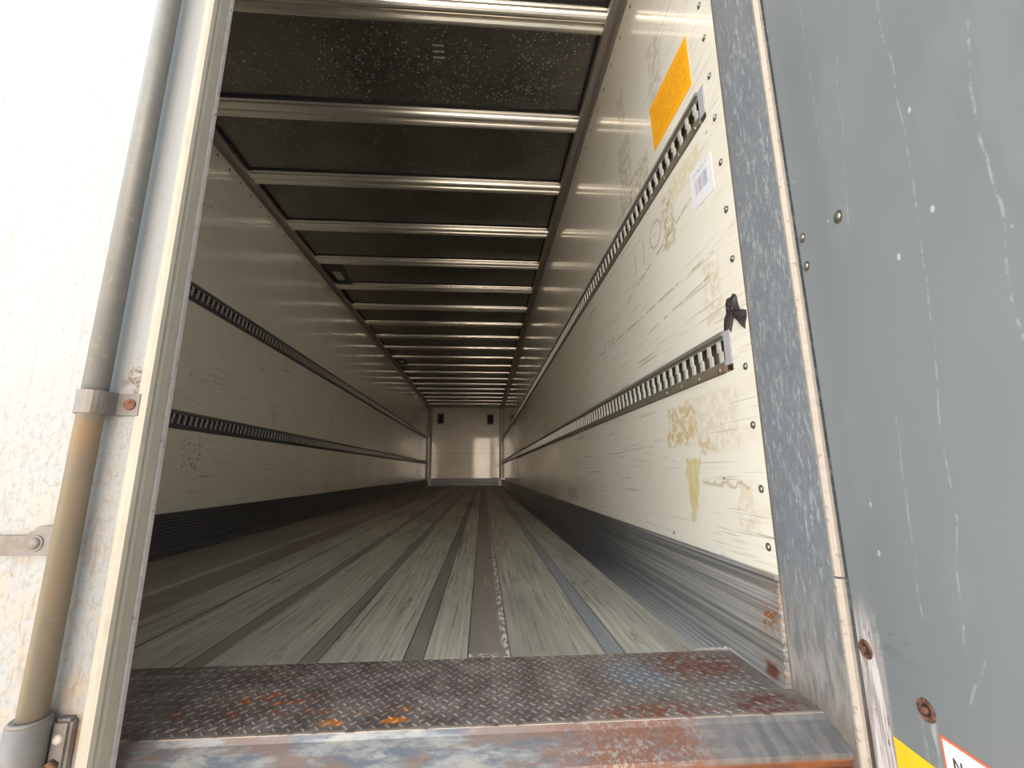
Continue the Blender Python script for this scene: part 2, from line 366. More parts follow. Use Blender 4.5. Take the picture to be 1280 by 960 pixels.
# worn, paint-stripped band low along the hinge edge
wb = n.mul(n.rng(s_, .045, .060, 1, 0), n.rng(n.z, .25, .12))
wc = n.mix(n.rng(n.noise(n.vec((1, 60, 5)), 1.2, 4, .7), .42, .58), (.36, .31, .31), (.72, .68, .68))
wc = n.mix(n.rng(n.noise(n.vec((1, 60, 20), loc=(2, 2, 2)), 1.2, 4, .7), .60, .66), wc, (.22, .09, .06))
c = n.mix(n.mul(wb, .9), c, wc)
sm = n.mul(n.box(s_, .045, .125, n.add(n.z, n.mul(s_, -.0)), .155, .20, .02), n.rng(n.noise(n.vec((1, 14, 40), (.6, 0, 0)), 2, 3), .5, .62))
c = n.mix(n.mul(sm, .7), c, (.14, .15, .16))
st = n.mul(n.box(s_, .118, .142, n.z, -.1, .095, .006), n.rng(n.noise(n.vec((1, 40, 8)), 1.5, 3), .42, .6))
c = n.mix(n.mul(st, .7), c, (.50, .50, .46))
MAT['door_grey'] = n.fin(c, .42, 0, coat=.15, coatr=.3, bump=n.noise(n.vec((1, 1, .4)), 5, 3), bs=.15, bd=.004)

# ---- labels
n = NT('orange_notice')
ln = n.m_('FRACT', n.mul(n.z, 62)); lm = n.mul(n.rng(ln, .45, .55), n.rng(n.noise(n.vec((1, 130, 62)), 1, 2), .42, .52))
mask = n.box(n.y, 1.135, 1.395, n.z, 1.675, 1.83, .004)
c = n.mix(n.mul(n.mul(lm, mask), .55), (.93, .42, .008), (.50, .20, .02))
MAT['orange'] = n.fin(c, .5)
n = NT('barcode_label')
bars = n.rng(n.noise(n.vec((0.01, 160, .01)), 1, 1), .48, .52)
c = n.mix(n.mul(bars, n.box(n.y, 1.078, 1.150, n.z, 1.275, 1.325, .003)), (.74, .74, .78), (.30, .30, .36))
tx = n.mul(n.rng(n.noise(n.vec((1, 120, 70)), 1, 2), .50, .56), n.box(n.y, 1.07, 1.16, n.z, 1.337, 1.352, .002))
c = n.mix(n.mul(tx, .6), c, (.35, .35, .4))
MAT['barcode'] = n.fin(c, .4)
MAT['yellow'] = simple('yellow_sticker_film', (.86, .56, .02), .4, 0, .08, 90)
MAT['white_film'] = simple('white_sticker_film', (.80, .79, .78), .4, 0, .04, 60)
MAT['red_ink'] = simple('red_sticker_border', (.62, .16, .09), .5, 0, .1, 60)
MAT['black_ink'] = simple('black_print', (.03, .03, .035), .6, 0)
MAT['pen'] = simple('faint_pen_ink', (.50, .48, .46), .6, 0, .3, 80)
n = NT('torn_black_tape')
MAT['tape'] = n.fin(n.mix(n.noise(scale=60, detail=4), (.010, .008, .009), (.055, .042, .045)), .55, bump=n.noise(scale=90), bs=.6, bd=.004)
# ---- rail
n = NT('rail_steel')
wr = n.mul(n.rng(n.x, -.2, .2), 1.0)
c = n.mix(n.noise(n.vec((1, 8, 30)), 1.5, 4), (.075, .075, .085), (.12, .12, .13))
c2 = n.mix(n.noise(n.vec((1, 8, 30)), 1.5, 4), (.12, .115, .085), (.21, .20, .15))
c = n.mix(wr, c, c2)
rr = n.mul(n.mul(n.rng(n.y, 1.5, 1.05), n.rng(n.noise(scale=38, detail=4), .48, .6)), wr)
c = n.mix(n.mul(rr, .6), c, (.25, .13, .085))
MAT['rail'] = n.fin(c, .55, .2)
MAT['rail_web'] = simple('bare_rail_web', (.52, .52, .49), .6, .15, .2, 90)
MAT['rail_lip'] = simple('galvanised_rail_lip', (.24, .24, .22), .55, .3, .2, 50)
MAT['rail_end'] = simple('pale_end_plate', (.42, .42, .47), .4, .1, .05, 30)
MAT['lamp'] = simple('dark_lamp_housing', (.06, .055, .05), .5, 0)
MAT['lens'] = simple('clear_lamp_lens', (.45, .45, .42), .2, 0)
n = NT('yard_concrete')
MAT['ground'] = n.fin(n.mix(n.noise(scale=.6, detail=5), (.38, .33, .27), (.52, .46, .375)), .85)
MAT['shell'] = simple('white_trailer_skin', (.75, .76, .76), .4, 0, .04, 2)

# ------------------------------------------------------------------ mesh helpers
def link(name, bm, mat, parent=None, loc=None, recalc=True):
    if recalc: bmesh.ops.recalc_face_normals(bm, faces=bm.faces)
    me = bpy.data.meshes.new(name); bm.to_mesh(me); bm.free()
    for m_ in (mat if isinstance(mat, (list, tuple)) else [mat]): me.materials.append(m_)
    o = bpy.data.objects.new(name, me); COL.objects.link(o)
    if parent is not None:
        o.parent = parent
        p = parent; off = Vector((0, 0, 0))
        while p: off += p.location; p = p.parent
        me.transform(Matrix.Translation(-off))
    elif loc is not None:
        me.transform(Matrix.Translation(-Vector(loc))); o.location = loc
    return o
def box(bm, x0, x1, y0, y1, z0, z1, mi=0, bev=0):
    r = bmesh.ops.create_cube(bm, size=1, matrix=Matrix.Translation(((x0+x1)/2, (y0+y1)/2, (z0+z1)/2)) @ Matrix.Diagonal((x1-x0, y1-y0, z1-z0, 1)))
    fs = {f for v in r['verts'] for f in v.link_faces}
    for f in fs: f.material_index = mi
    if bev:
        es = list({e for v in r['verts'] for e in v.link_edges})
        bmesh.ops.bevel(bm, geom=es, offset=bev, segments=2, affect='EDGES')
    return r['verts']
def prism(bm, prof, a0, a1, axis='y', closed=True, mi=0, caps=True):
    """extrude profile pts along an axis. axis 'y': prof=(x,z); 'x': prof=(y,z); 'z': prof=(x,y)"""
    def mk(p, a):
        return {'y': (p[0], a, p[1]), 'x': (a, p[0], p[1]), 'z': (p[0], p[1], a)}[axis]
    A = [bm.verts.new(mk(p, a0)) for p in prof]; B = [bm.verts.new(mk(p, a1)) for p in prof]
    nn = len(prof); fs = []
    for i in range(nn if closed else nn-1):
        j = (i+1) % nn; fs.append(bm.faces.new((A[i], A[j], B[j], B[i])))
    if caps and closed: fs += [bm.faces.new(A[::-1]), bm.faces.new(B)]
    for f in fs: f.material_index = mi
    return fs
def cyl(bm, p0, p1, r0, r1=None, seg=20, mi=0):
    p0, p1 = Vector(p0), Vector(p1); d = p1-p0
    q = Vector((0, 0, 1)).rotation_difference(d.normalized()).to_matrix().to_4x4()
    r = bmesh.ops.create_cone(bm, cap_ends=True, segments=seg, radius1=r0, radius2=r0 if r1 is None else r1, depth=d.length,
                              matrix=Matrix.Translation((p0+p1)/2) @ q)
    for f in {f for v in r['verts'] for f in v.link_faces}: f.material_index = mi; f.smooth = len(f.verts) == 4
    return r['verts']
def dome(bm, c, axis, r, h, seg=14, mi=0):
    """a low domed screw head standing on c along axis"""
    q = Vector((0, 0, 1)).rotation_difference(Vector(axis).normalized()).to_matrix().to_4x4()
    r_ = bmesh.ops.create_uvsphere(bm, u_segments=seg, v_segments=8, radius=1, matrix=Matrix.Translation(c) @ q @ Matrix.Diagonal((r, r, h, 1)))
    for f in {f for v in r_['verts'] for f in v.link_faces}: f.material_index = mi; f.smooth = True
def structure(o): o['kind'] = 'structure'; return o
def tag(o, label, cat, group=None, kind=None):
    o['label'] = label; o['category'] = cat
    if group: o['group'] = group
    if kind: o['kind'] = kind
    return o
def empty(name, loc):
    o = bpy.data.objects.new(name, None); COL.objects.link(o); o.location = loc; o.empty_display_size = .05; return o
def copy_tree(o, parent=None):
    c = o.copy(); COL.objects.link(c)
    if parent: c.parent = parent
    for ch in list(o.children): copy_tree(ch, c)
    return c

# ------------------------------------------------------------------ ground and outer shell
bm = bmesh.new(); box(bm, -60, 60, -60, 60, -1.35, -1.15); structure(link('ground', bm, MAT['ground']))

# ------------------------------------------------------------------ walls (a groove behind each cargo rail)
RAILS = [(.703, .820), (1.470, 1.590)]
LRAILS = [(.703, .816), (1.492, 1.612)]
def make_wall(name, xs, sgn, rails, mat, y_start):
    """xs inner face, sgn +1 for the right wall"""
    bm = bmesh.new(); o = xs + sgn*.09
    prof = [(xs, -.12)]
    for z0, z1 in rails: prof += [(xs, z0+.001), (xs+sgn*.028, z0+.001), (xs+sgn*.028, z1-.001), (xs, z1-.001)]
    prof += [(xs, 2.75), (o, 2.75), (o, -.12)]
    # grooved length, then the plain end piece
    prism(bm, prof, 1.052, D+.12)
    prism(bm, [(xs, -.12), (xs, 2.75), (o, 2.75), (o, -.12)], y_start, 1.052)
    return structure(link(name, bm, mat))
wall_R = make_wall('wall_right', XR, 1, RAILS, MAT['wall_R'], YW)
wall_L = make_wall('wall_left', XL, -1, LRAILS, MAT['wall_L'], .83)
bm = bmesh.new(); box(bm, XL+.001, XR-.001, D, D+.1, -.1, 2.74); wall_F = structure(link('wall_front', bm, MAT['bulk']))
bm = bmesh.new(); box(bm, XL+.001, XR-.001, .83, D-.001, ZC, ZC+.09); structure(link('ceiling', bm, MAT['roof']))
bm = bmesh.new(); box(bm, XL+.002, XR-.002, 1.176, D-.001, -.10, 0); structure(link('floor', bm, MAT['floor']))

# screws down the right wall's end, parts of the wall
SC = [(1.031, 2.28), (1.030, 2.135), (1.028, 1.99), (1.026, 1.846), (1.019, 1.717), (1.014, 1.575), (1.010, 1.43), (1.007, 1.283), (1.006, 1.137), (1.004, .992), (1.001, .701), (.998, .555), (.995, .405), (.993, .277)]
def screw(y, z, parent, name='screw', r=.0085, sgn=-1, xs=XR, m=('screw_dark', 'screw')):
    bm = bmesh.new()
    cyl(bm, (xs-sgn*.001, y, z), (xs+sgn*.0015, y, z), r*1.15, r*1.05, 16, 0)
    dome(bm, (xs+sgn*.001, y, z), (sgn, 0, 0), r*.72, .004, 12, 1)
    return link(name, bm, [MAT[m[0]], MAT[m[1]]], parent)
for y, z in SC: screw(y, z, wall_R)
screw(3.437, .304, wall_R, r=.012); screw(1.493, .243, wall_R, r=.005)
for i in range(14): screw(2.54+i*.145, 2.558, wall_L, sgn=1, xs=XL, r=.0085, m=('screw_dark', 'screw_dark'))
for i in range(14): screw(1.25+i*.145, 2.515, wall_R, r=.007, m=('screw_dark', 'screw_dark'))
# bulkhead corner posts, seam and lower scuff board
for nm, x0, x1 in (('trim_1', XL+.015, XL+.10), ('trim_2', XR-.085, XR-.015)):
    bm = bmesh.new(); box(bm, x0, x1, D-.035, D-.0005, .24, 2.60, 0, .008); structure(link(nm, bm, MAT['cream']))
bm = bmesh.new()
pr = [(D-.0005, .002), (D-.0005, .255), (D-.03, .25)]
for k in range(6): z = .235-k*.04; pr += [(D-.032, z), (D-.042, z-.01), (D-.042, z-.022), (D-.032, z-.032)]
pr += [(D-.04, .002)]
prism(bm, pr, XL+.11, XR-.11, 'x'); structure(link('baseboard_front', bm, MAT['scuff']))

# ------------------------------------------------------------------ ribbed scuff skirting
def skirt(name, xs, sgn, y0):
    top = .222
    P = [(0.0005, 0.0005), (0.0005, top), (.010, top), (.012, top-.008), (.005, top-.012), (.006, top-.022)]
    k = 9
    for i in range(k):
        z = top-.024 - i*(top-.044)/k; st = (top-.044)/k; off = .0045 + .005*(i/k)**1.5
        P += [(off, z), (off+.005, z-st*.25), (off+.005, z-st*.55), (off+.0005, z-st*.8)]
    P += [(.0125, .018), (.018, .0005)]
    bm = bmesh.new(); prism(bm, [(xs-sgn*a, b) for a, b in P], y0, D-.045)
    # low ribbed foot running over the floor boards
    Q = [(.0185, .0005)]
    for i in range(5):
        a = .022 + i*.0175; Q += [(a, .0075-i*.0008), (a+.006, .0075-i*.0008), (a+.0085, .003), (a+.012, .003)]
    Q += [(.108, .0005)]
    prism(bm, [(xs-sgn*a, b) for a, b in Q], 1.178, D-.045)
    return structure(link(name, bm, MAT['scuff']))
skirt('baseboard_right', XR, 1, .968); skirt('baseboard_left', XL, -1, .968)

# ------------------------------------------------------------------ roof cove profiles
def cove(name, xs, sgn, zb):
    bm = bmesh.new()
    prof = [(xs-sgn*.0005, ZC-.001), (xs-sgn*.0005, zb), (xs-sgn*.006, zb-.004), (xs-sgn*.010, zb+.004), (xs-sgn*.032, zb+.010),
            (xs-sgn*.036, zb+.004), (xs-sgn*.066, zb+.006), (xs-sgn*.070, zb+.014), (xs-sgn*.070, ZC-.001)]
    prism(bm, prof, .835, D-.001)
    return structure(link(name, bm, MAT['cove']))
cove('trim_3', XR, 1, 2.585); cove('trim_4', XL, -1, 2.592)
# black strips standing in for the shadow gaps beside the coves
for nm, x0, x1 in (('trim_5', XR-.084, XR-.0705), ('trim_6', XL+.0705, XL+.084)):
    bm = bmesh.new(); box(bm, x0, x1, .84, D-.002, ZC-.012, ZC-.0005); structure(link(nm, bm, MAT['dark_gap']))

# ------------------------------------------------------------------ roof crossbars
prof = [(-.066, ZC-.0006), (-.062, ZC-.012)]
for c_y, r_y in ((-.030, .026), (.030, .026)):         # two rounded ribs with a groove between
    for k in range(9):
        a = math.pi*k/8
        prof.append((c_y-r_y*math.cos(a), ZC-.018-.030*math.sin(a)))
prof += [(.062, ZC-.012), (.066, ZC-.0006)]
bm = bmesh.new(); XB0, XB1 = XL+.0705, XR-.0705
for f in prism(bm, prof, XB0, XB1, 'x'): f.smooth = False
ORD = 'first second third fourth fifth sixth seventh eighth ninth tenth eleventh twelfth thirteenth fourteenth fifteenth sixteenth seventeenth eighteenth nineteenth twentieth'.split()
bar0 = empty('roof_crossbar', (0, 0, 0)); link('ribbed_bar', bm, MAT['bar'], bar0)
bm = bmesh.new(); box(bm, XB0+.001, XB1-.001, -.086, -.0665, ZC-.007, ZC-.0006); link('shadow_gap_strip', bm, MAT['dark_gap'], bar0)  # dark strip drawing the shadow gap on the bar's near side
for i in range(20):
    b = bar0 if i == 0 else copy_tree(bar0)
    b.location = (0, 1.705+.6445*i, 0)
    lab = ('wide bright aluminium crossbar at the very top edge of the picture, nearest the doors' if i == 0 else
           'last aluminium crossbar on the dark roof, right above the front bulkhead' if i == 19 else
           'aluminium crossbar on the dark roof, %s one counted inward from the open door' % ORD[i])
    tag(b, lab, 'crossbar', 'aluminium crossbars under the roof')

# ------------------------------------------------------------------ cargo rails
def rail(xs, sgn, z0, z1, y0, label, pitch=.0525, end=True):
    """sgn +1 = right wall. face plate with rectangular slots, a deeper dark channel behind"""
    root = empty('cargo_rail', (xs, y0, z0)); tag(root, label, 'cargo rail', 'slotted cargo rails along the walls')
    def X(d): return xs - sgn*d          # d = distance out of the wall plane
    hgt = z1-z0; zs0, zs1 = z0+hgt*.27, z1-hgt*.20
    y1 = D-.05
    # channel set in the groove: lower band, back, sides
    bm = bmesh.new()
    prism(bm, [(X(-.026), z0+.002), (X(.004), z0+.002), (X(.006), z0+.006), (X(.006), zs0-.002), (X(.003), zs0), (X(-.003), zs0), (X(-.003), z0+.008), (X(-.022), z0+.008),
               (X(-.022), z1-.008), (X(-.003), z1-.008), (X(-.003), zs1), (X(.003), zs1), (X(.003), z1-.016), (X(-.001), z1-.002), (X(-.026), z1-.002)], y0, y1)
    link('channel', bm, MAT['rail'], root)
    bm = bmesh.new()
    prism(bm, [(X(.0032), z1-.0155), (X(.0085), z1-.0145), (X(.0085), z1-.003), (X(.0032), z1-.001)], y0, y1)
    link('top_lip', bm, MAT['rail_lip'], root)
    # webs between the slots, stepped half way up like keyholes
    bm = bmesh.new(); n_ = int((y1-y0-.02)/pitch); zm = (zs0+zs1)/2
    ys = [y0]; cols = []                       # one connected ladder: solid strips above and below, stepped webs between
    for i in range(n_):
        yb = y0+.012+i*pitch
        ys += [yb, yb+pitch*.16, yb+pitch*.28, yb+pitch*.44]; cols += [(0, 0), (1, 0), (1, 1), (0, 1)]
    ys.append(y0+.012+n_*pitch); cols.append((0, 0))
    zz = [zs0-.0015, zs0+.0005, zm, zs1-.0005, zs1+.0015]
    G = [[bm.verts.new((X(.0028), y_, z_)) for z_ in zz] for y_ in ys]
    for i, (lo_, up_) in enumerate(cols):
        for k, on in enumerate((1, lo_, up_, 1)):
            if on: bm.faces.new((G[i][k], G[i+1][k], G[i+1][k+1], G[i][k+1]))
    bmesh.ops.delete(bm, geom=[v for v in bm.verts if not v.link_faces], context='VERTS')
    bmesh.ops.recalc_face_normals(bm, faces=bm.faces)
    r_ = bmesh.ops.extrude_face_region(bm, geom=list(bm.faces))
    bmesh.ops.translate(bm, verts=[v for v in r_['geom'] if isinstance(v, bmesh.types.BMVert)], vec=(sgn*.0055, 0, 0))
    link('slot_web', bm, MAT['rail_web'], root)
    if end:
        bm = bmesh.new(); box(bm, min(X(.0003), X(.0028)), max(X(.0003), X(.0028)), y0-.030, y0-.0005, z0+hgt*.16, z1-.004, 0, .0008)
        link('end_plate', bm, MAT['rail_end'], root)
    for k in range(4):
        bm = bmesh.new(); dome(bm, (X(.006), y0+.028+k*.115, z0+hgt*.10), (-sgn, 0, 0), .007, .003)
        link('screw', bm, MAT['screw'], root)
    return root
rail(XR, 1, .703, .820, 1.082, 'lower slotted steel cargo rail on the right wall, below the torn black tape')
rail(XR, 1, 1.470, 1.590, 1.082, 'upper slotted steel cargo rail on the right wall, under the orange notice')
rail(XL, -1, .703, .816, 1.10, 'lower dark slotted cargo rail on the left wall, nearer the floor', end=False)
rail(XL, -1, 1.492, 1.612, 1.10, 'upper dark slotted cargo rail on the left wall, nearer the roof', end=False)

# ------------------------------------------------------------------ threshold plate, sill, post
bm = bmesh.new(); box(bm, XL+.002, XR-.0185, .882, 1.1755, -.012, -.0005, 0)
box(bm, XR-.0185, XR-.002, .882, 1.1755, -.012, -.0005, 0)
pt = .0245; row = 0
y = .897
while y < 1.168:                                     # raised tear-drop bumps, turned alternately
    x = -1.0 + (pt/2 if row % 2 else 0)
    while x < XR-.05:
        a = R(45) if row % 2 else R(-45)
        ca, sa = math.cos(a), math.sin(a); L_, w_, h_ = .0092, .0027, .0014
        ring = [(-L_, 0), (-L_*.4, w_), (L_*.4, w_), (L_, 0), (L_*.4, -w_), (-L_*.4, -w_)]
        vs = [bm.verts.new((x+p*ca-q*sa, y+p*sa+q*ca, -.0006)) for p, q in ring]
        t0 = bm.verts.new((x-L_*.4*ca, y-L_*.4*sa, h_)); t1 = bm.verts.new((x+L_*.4*ca, y+L_*.4*sa, h_))
        for f in ((vs[0], vs[1], t0), (vs[1], vs[2], t1, t0), (vs[2], vs[3], t1), (vs[3], vs[4], t1), (vs[4], vs[5], t0, t1), (vs[5], vs[0], t0)): bm.faces.new(f)
        x += pt
    y += pt*.55; row += 1
pl = link('threshold_plate', bm, MAT['plate'], loc=(-.58, 1.03, 0))
tag(pl, 'rust-stained steel checker plate across the floor at the open end', 'checker plate')
bm = bmesh.new()
prism(bm, [(.8815, -.0015), (.8815, -.30), (.790, -.30), (.790, -.062), (.832, -.060), (.832, -.050), (.822, -.046), (.822, -.034), (.874, -.009)], XL, XR-.001, 'x')
structure(link('trim_7', bm, MAT['sill']))
bm = bmesh.new()
box(bm, XR, XR+.06, .812, .9695, -.32, 2.75); structure(link('trim_8', bm, MAT['galv']))
bm = bmesh.new(); box(bm, XL-.09, XL, .822, .829, -.32, 2.75); structure(link('trim_9', bm, MAT['galv']))

# seal strip along the post, broken near the bottom
sl = empty('rubber_seal', (XR, .81, 0)); tag(sl, 'thin beige rubber seal strip between the steel post and the grey door', 'seal')
def sealpiece(z0, z1, dx=0):
    bm = bmesh.new()
    prism(bm, [(XR+.001+dx, .803), (XR-.0015+dx, .806), (XR-.001+dx, .8115), (XR+.012+dx, .8115), (XR+.012+dx, .800), (XR+.005+dx, .799)], z0, z1, 'z')
    link('seal_strip', bm, MAT['seal'], sl)
sealpiece(.256, 2.70); sealpiece(-.15, .2525, -.001)

# ------------------------------------------------------------------ left door (closed) seen from outside
d1 = empty('door_1', (-1.85, .80, -.1)); structure(d1)
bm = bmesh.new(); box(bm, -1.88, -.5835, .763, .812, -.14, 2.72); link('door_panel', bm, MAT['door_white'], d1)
bm = bmesh.new()
prism(bm, [(-.5828, .7665), (-.5815, .760), (-.572, .758), (-.566, .761), (-.5645, .769), (-.569, .773), (-.569, .779), (-.567, .784), (-.5675, .806), (-.5828, .8085)], -.14, 2.72, 'z')
link('edge_profile', bm, MAT['cream'], d1)
bm = bmesh.new()
prism(bm, [(-.5828, .809), (-.570, .8065), (-.5665, .812), (-.5655, .818), (-.570, .821), (-.5828, .8215)], -.14, 2.72, 'z')
link('gasket', bm, MAT['gasket'], d1)

# loose blister of peeled trim on the edge
bm = bmesh.new()
zs = [.318+i*.0105 for i in range(11)]
L1 = []; 
for i, z in enumerate(zs):
    w = .0075*math.sin(math.pi*min(1, (i+.4)/10.8))**.6
    L1.append([bm.verts.new((-.5815-w*.2, .7605, z)), bm.verts.new((-.5815+w*.5, .7583, z)), bm.verts.new((-.5815+w*1.25, .7588, z)), bm.verts.new((-.5815+w*1.3, .764, z)), bm.verts.new((-.5815-w*.2, .764, z))])
for a, b in zip(L1[:-1], L1[1:]):
    for k in range(5): bm.faces.new((a[k], a[(k+1) % 5], b[(k+1) % 5], b[k]))
bm.faces.new(L1[0][::-1]); bm.faces.new(L1[-1])
link('peeling_flake', bm, MAT['cream'], d1)

# locking rod with its fittings
lk = empty('locking_rod', (-.632, .735, -.1)); tag(lk, 'vertical galvanised locking rod clamped to the white left door', 'locking rod')
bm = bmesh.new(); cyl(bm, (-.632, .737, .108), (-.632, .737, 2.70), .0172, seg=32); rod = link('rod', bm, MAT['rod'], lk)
# clamp: strap bent over the rod with a flat ear each side
bm = bmesh.new(); z0, z1 = .540, .577; pts = []
out = [(-.674, .7615), (-.674, .757), (-.657, .757), (-.6535, .748)]
for k in range(11):
    a = math.pi - math.pi*k/10; out.append((-.632+.0215*math.cos(a), .737-.0215*math.sin(a)))
out += [(-.6105, .757), (-.576, .757), (-.576, .7615)]
out = [p for p in out]
inn = [(-.6145, .7615)] + [(-.632+.0175*math.cos(math.pi*k/10), .737-.0175*math.sin(math.pi*k/10)) for k in range(11)] + [(-.6495, .7615)]
prism(bm, out+inn, z0, z1, 'z'); cl = link('rod_clamp', bm, MAT['bracket'], lk)
for bx in (-.667, -.590):
    bm = bmesh.new(); cyl(bm, (bx, .757, .5585), (bx, .7545, .5585), .0095, .009, 16); dome(bm, (bx, .755, .5585), (0, -1, 0), .0075, .003)
    b = link('bolt', bm, MAT['rust'], cl)
# lower bracket reaching left, cut-cornered plate with a round-headed bolt
bm = bmesh.new()
prism(bm, [(-.80, .326), (-.652, .322), (-.650, .362), (-.690, .3645), (-.704, .356), (-.712, .349), (-.80, .349)], .752, .7625, 'y') if False else None
vsA = [(-.80, .324), (-.651, .321), (-.648, .3645), (-.688, .366), (-.706, .352), (-.80, .352)]
f0 = [bm.verts.new((x, .7525, z)) for x, z in vsA]; f1 = [bm.verts.new((x, .7628, z)) for x, z in vsA]
bm.faces.new(f0); bm.faces.new(f1[::-1])
for i in range(6): bm.faces.new((f0[i], f0[(i+1) % 6], f1[(i+1) % 6], f1[i]))
br = link('bracket_plate', bm, MAT['bracket'], lk)
bm = bmesh.new(); dome(bm, (-.690, .7525, .340), (0, -1, 0), .0095, .006, 18); cyl(bm, (-.690, .7525, .340), (-.690, .751, .340), .0125, .012, 20); link('bolt', bm, MAT['bracket'], br)
# bearing cup at the foot of the rod with a welded flange and bolts
bm = bmesh.new(); cyl(bm, (-.634, .737, -.14), (-.634, .737, .103), .0245, seg=32)
cyl(bm, (-.634, .737, .103), (-.634, .737, .1075), .0245, .0215, seg=32)
cp = link('bearing_cup', bm, MAT['bracket'], lk)
bm = bmesh.new(); box(bm, -.614, -.588, .748, .7635, -.12, .098, 0, .004); link('flange', bm, MAT['bracket'], cp)
bm = bmesh.new(); dome(bm, (-.601, .748, .074), (0, -1, 0), .007, .005); link('weld_bead', bm, MAT['cream'], cp)
bm = bmesh.new(); cyl(bm, (-.603, .748, .040), (-.603, .742, .040), .010, .009, 6); link('bolt', bm, MAT['rust'], cp)

# ------------------------------------------------------------------ right door (swung open), inside face towards us
def dp(s, z, off=0.0):
    """point on the inner face of the open door: s along it from the hinge, off towards the camera side"""
    return Vector((.668 - s*math.sin(TH) - off*math.cos(TH), .80 - s*math.cos(TH) + off*math.sin(TH), z))
d2 = empty('door_2', tuple(dp(0, -.13))); structure(d2)
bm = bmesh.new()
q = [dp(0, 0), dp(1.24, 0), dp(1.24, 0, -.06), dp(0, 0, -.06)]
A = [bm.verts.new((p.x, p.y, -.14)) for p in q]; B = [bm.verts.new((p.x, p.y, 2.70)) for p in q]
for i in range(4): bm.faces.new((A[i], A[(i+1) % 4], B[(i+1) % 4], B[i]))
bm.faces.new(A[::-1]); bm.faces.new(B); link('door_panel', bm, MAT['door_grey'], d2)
nrm = (dp(0, 0, 1)-dp(0, 0)).normalized()
for s, z, r in ((.016, .925, .009), (.0155, .861, .009), (.124, .905, .0105)):
    bm = bmesh.new(); cyl(bm, dp(s, z, -.0005), dp(s, z, .0012), r*1.25, r*1.1, 20, 0); dome(bm, dp(s, z, .001), nrm, r*.7, .0035, 14, 1)
    link('rivet', bm, [MAT['screw_dark'], MAT['screw']], d2)
for s, z in ((.0185, .143), (.131, .103)):
    bm = bmesh.new()
    c0, c1, c2 = dp(s, z, -.0005), dp(s, z, .002), dp(s, z, .0005)
    # a dished washer: outer ring raised, hollow middle, hexagon head inside
    ring = []
    u = (dp(1, 0)-dp(0, 0)).normalized(); w = Vector((0, 0, 1))
    for rr_, off in ((.0155, -.0003), (.0145, .0028), (.0105, .0024), (.0085, .0004)):
        ring.append([bm.verts.new(dp(s, z, off)+u*rr_*math.cos(2*math.pi*k/24)+w*rr_*math.sin(2*math.pi*k/24)) for k in range(24)])
    for a, b in zip(ring[:-1], ring[1:]):
        for k in range(24): bm.faces.new((a[k], a[(k+1) % 24], b[(k+1) % 24], b[k]))
    for f in bm.faces: f.material_index = 0 if (f.calc_center_median()-dp(s, z, 0)).length > .0095 else 1
    bm.faces.new(ring[-1]).material_index = 1
    cyl(bm, dp(s, z, 0), dp(s, z, .0045), .0058, .005, 6, 0)
    link('rusty_bolt', bm, [MAT['rust'], MAT['iron']], d2)
# stickers low on the grey door
def sticker_bm(s0, s1, z0, z1, off0=.0002, off1=.0010):
    bm = bmesh.new()
    P = [(s0, z0), (s1, z0), (s1, z1), (s0, z1)]
    A = [bm.verts.new(dp(s, z, off1)) for s, z in P]; B = [bm.verts.new(dp(s, z, off0)) for s, z in P]
    bm.faces.new(A); bm.faces.new(B[::-1])
    for i in range(4): bm.faces.new((A[i], B[i], B[(i+1) % 4], A[(i+1) % 4]))
    return bm
ys = link('sticker', sticker_bm(.0535, .150, -.10, .0295), MAT['yellow'], loc=dp(.10, -.03)); tag(ys, 'plain yellow sticker low on the grey open door, beside the post', 'sticker')
ws = empty('sticker', dp(.22, 0)); tag(ws, 'white sticker with red border and black marks, low on the grey door', 'sticker')
link('red_border', sticker_bm(.1475, .30, -.10, .082), MAT['red_ink'], ws)
link('white_field', sticker_bm(.1515, .296, .030, .078, .0010, .0014), MAT['white_film'], ws)
link('white_field', sticker_bm(.1515, .296, -.096, .026, .0010, .0014), MAT['white_film'], ws)
def text_on(txt, size, mat, M4, name, parent=None, weight=0.0, loc=None):
    cu = bpy.data.curves.new(name, 'FONT'); cu.body = txt; cu.size = size; cu.extrude = .0002; cu.offset = weight; cu.resolution_u = 4
    t = bpy.data.objects.new(name, cu); COL.objects.link(t)
    dg = bpy.context.evaluated_depsgraph_get(); me = bpy.data.meshes.new_from_object(t.evaluated_get(dg))
    bpy.data.objects.remove(t)
    me.transform(M4); bm = bmesh.new(); bm.from_mesh(me); bpy.data.meshes.remove(me)
    return link(name, bm, mat, parent, loc, recalc=False)
def door_mat4(s, z):
    # text reads from hinge side towards the free edge when looked at from inside
    u = (dp(1, 0)-dp(0, 0)).normalized(); w = Vector((0, 0, 1)); nn = u.cross(w)
    m = Matrix((u, w, nn)).transposed().to_4x4(); m.translation = dp(s, z, .0017); return m
text_on('N', .020, MAT['black_ink'], door_mat4(.163, .048), 'lettering', ws, .0002)
text_on('-', .024, MAT['black_ink'], door_mat4(.186, .050), 'lettering', ws, .0008)
text_on('O', .026, MAT['black_ink'], door_mat4(.172, -.005), 'lettering', ws)
text_on('1', .030, MAT['black_ink'], door_mat4(.200, -.005), 'lettering', ws)

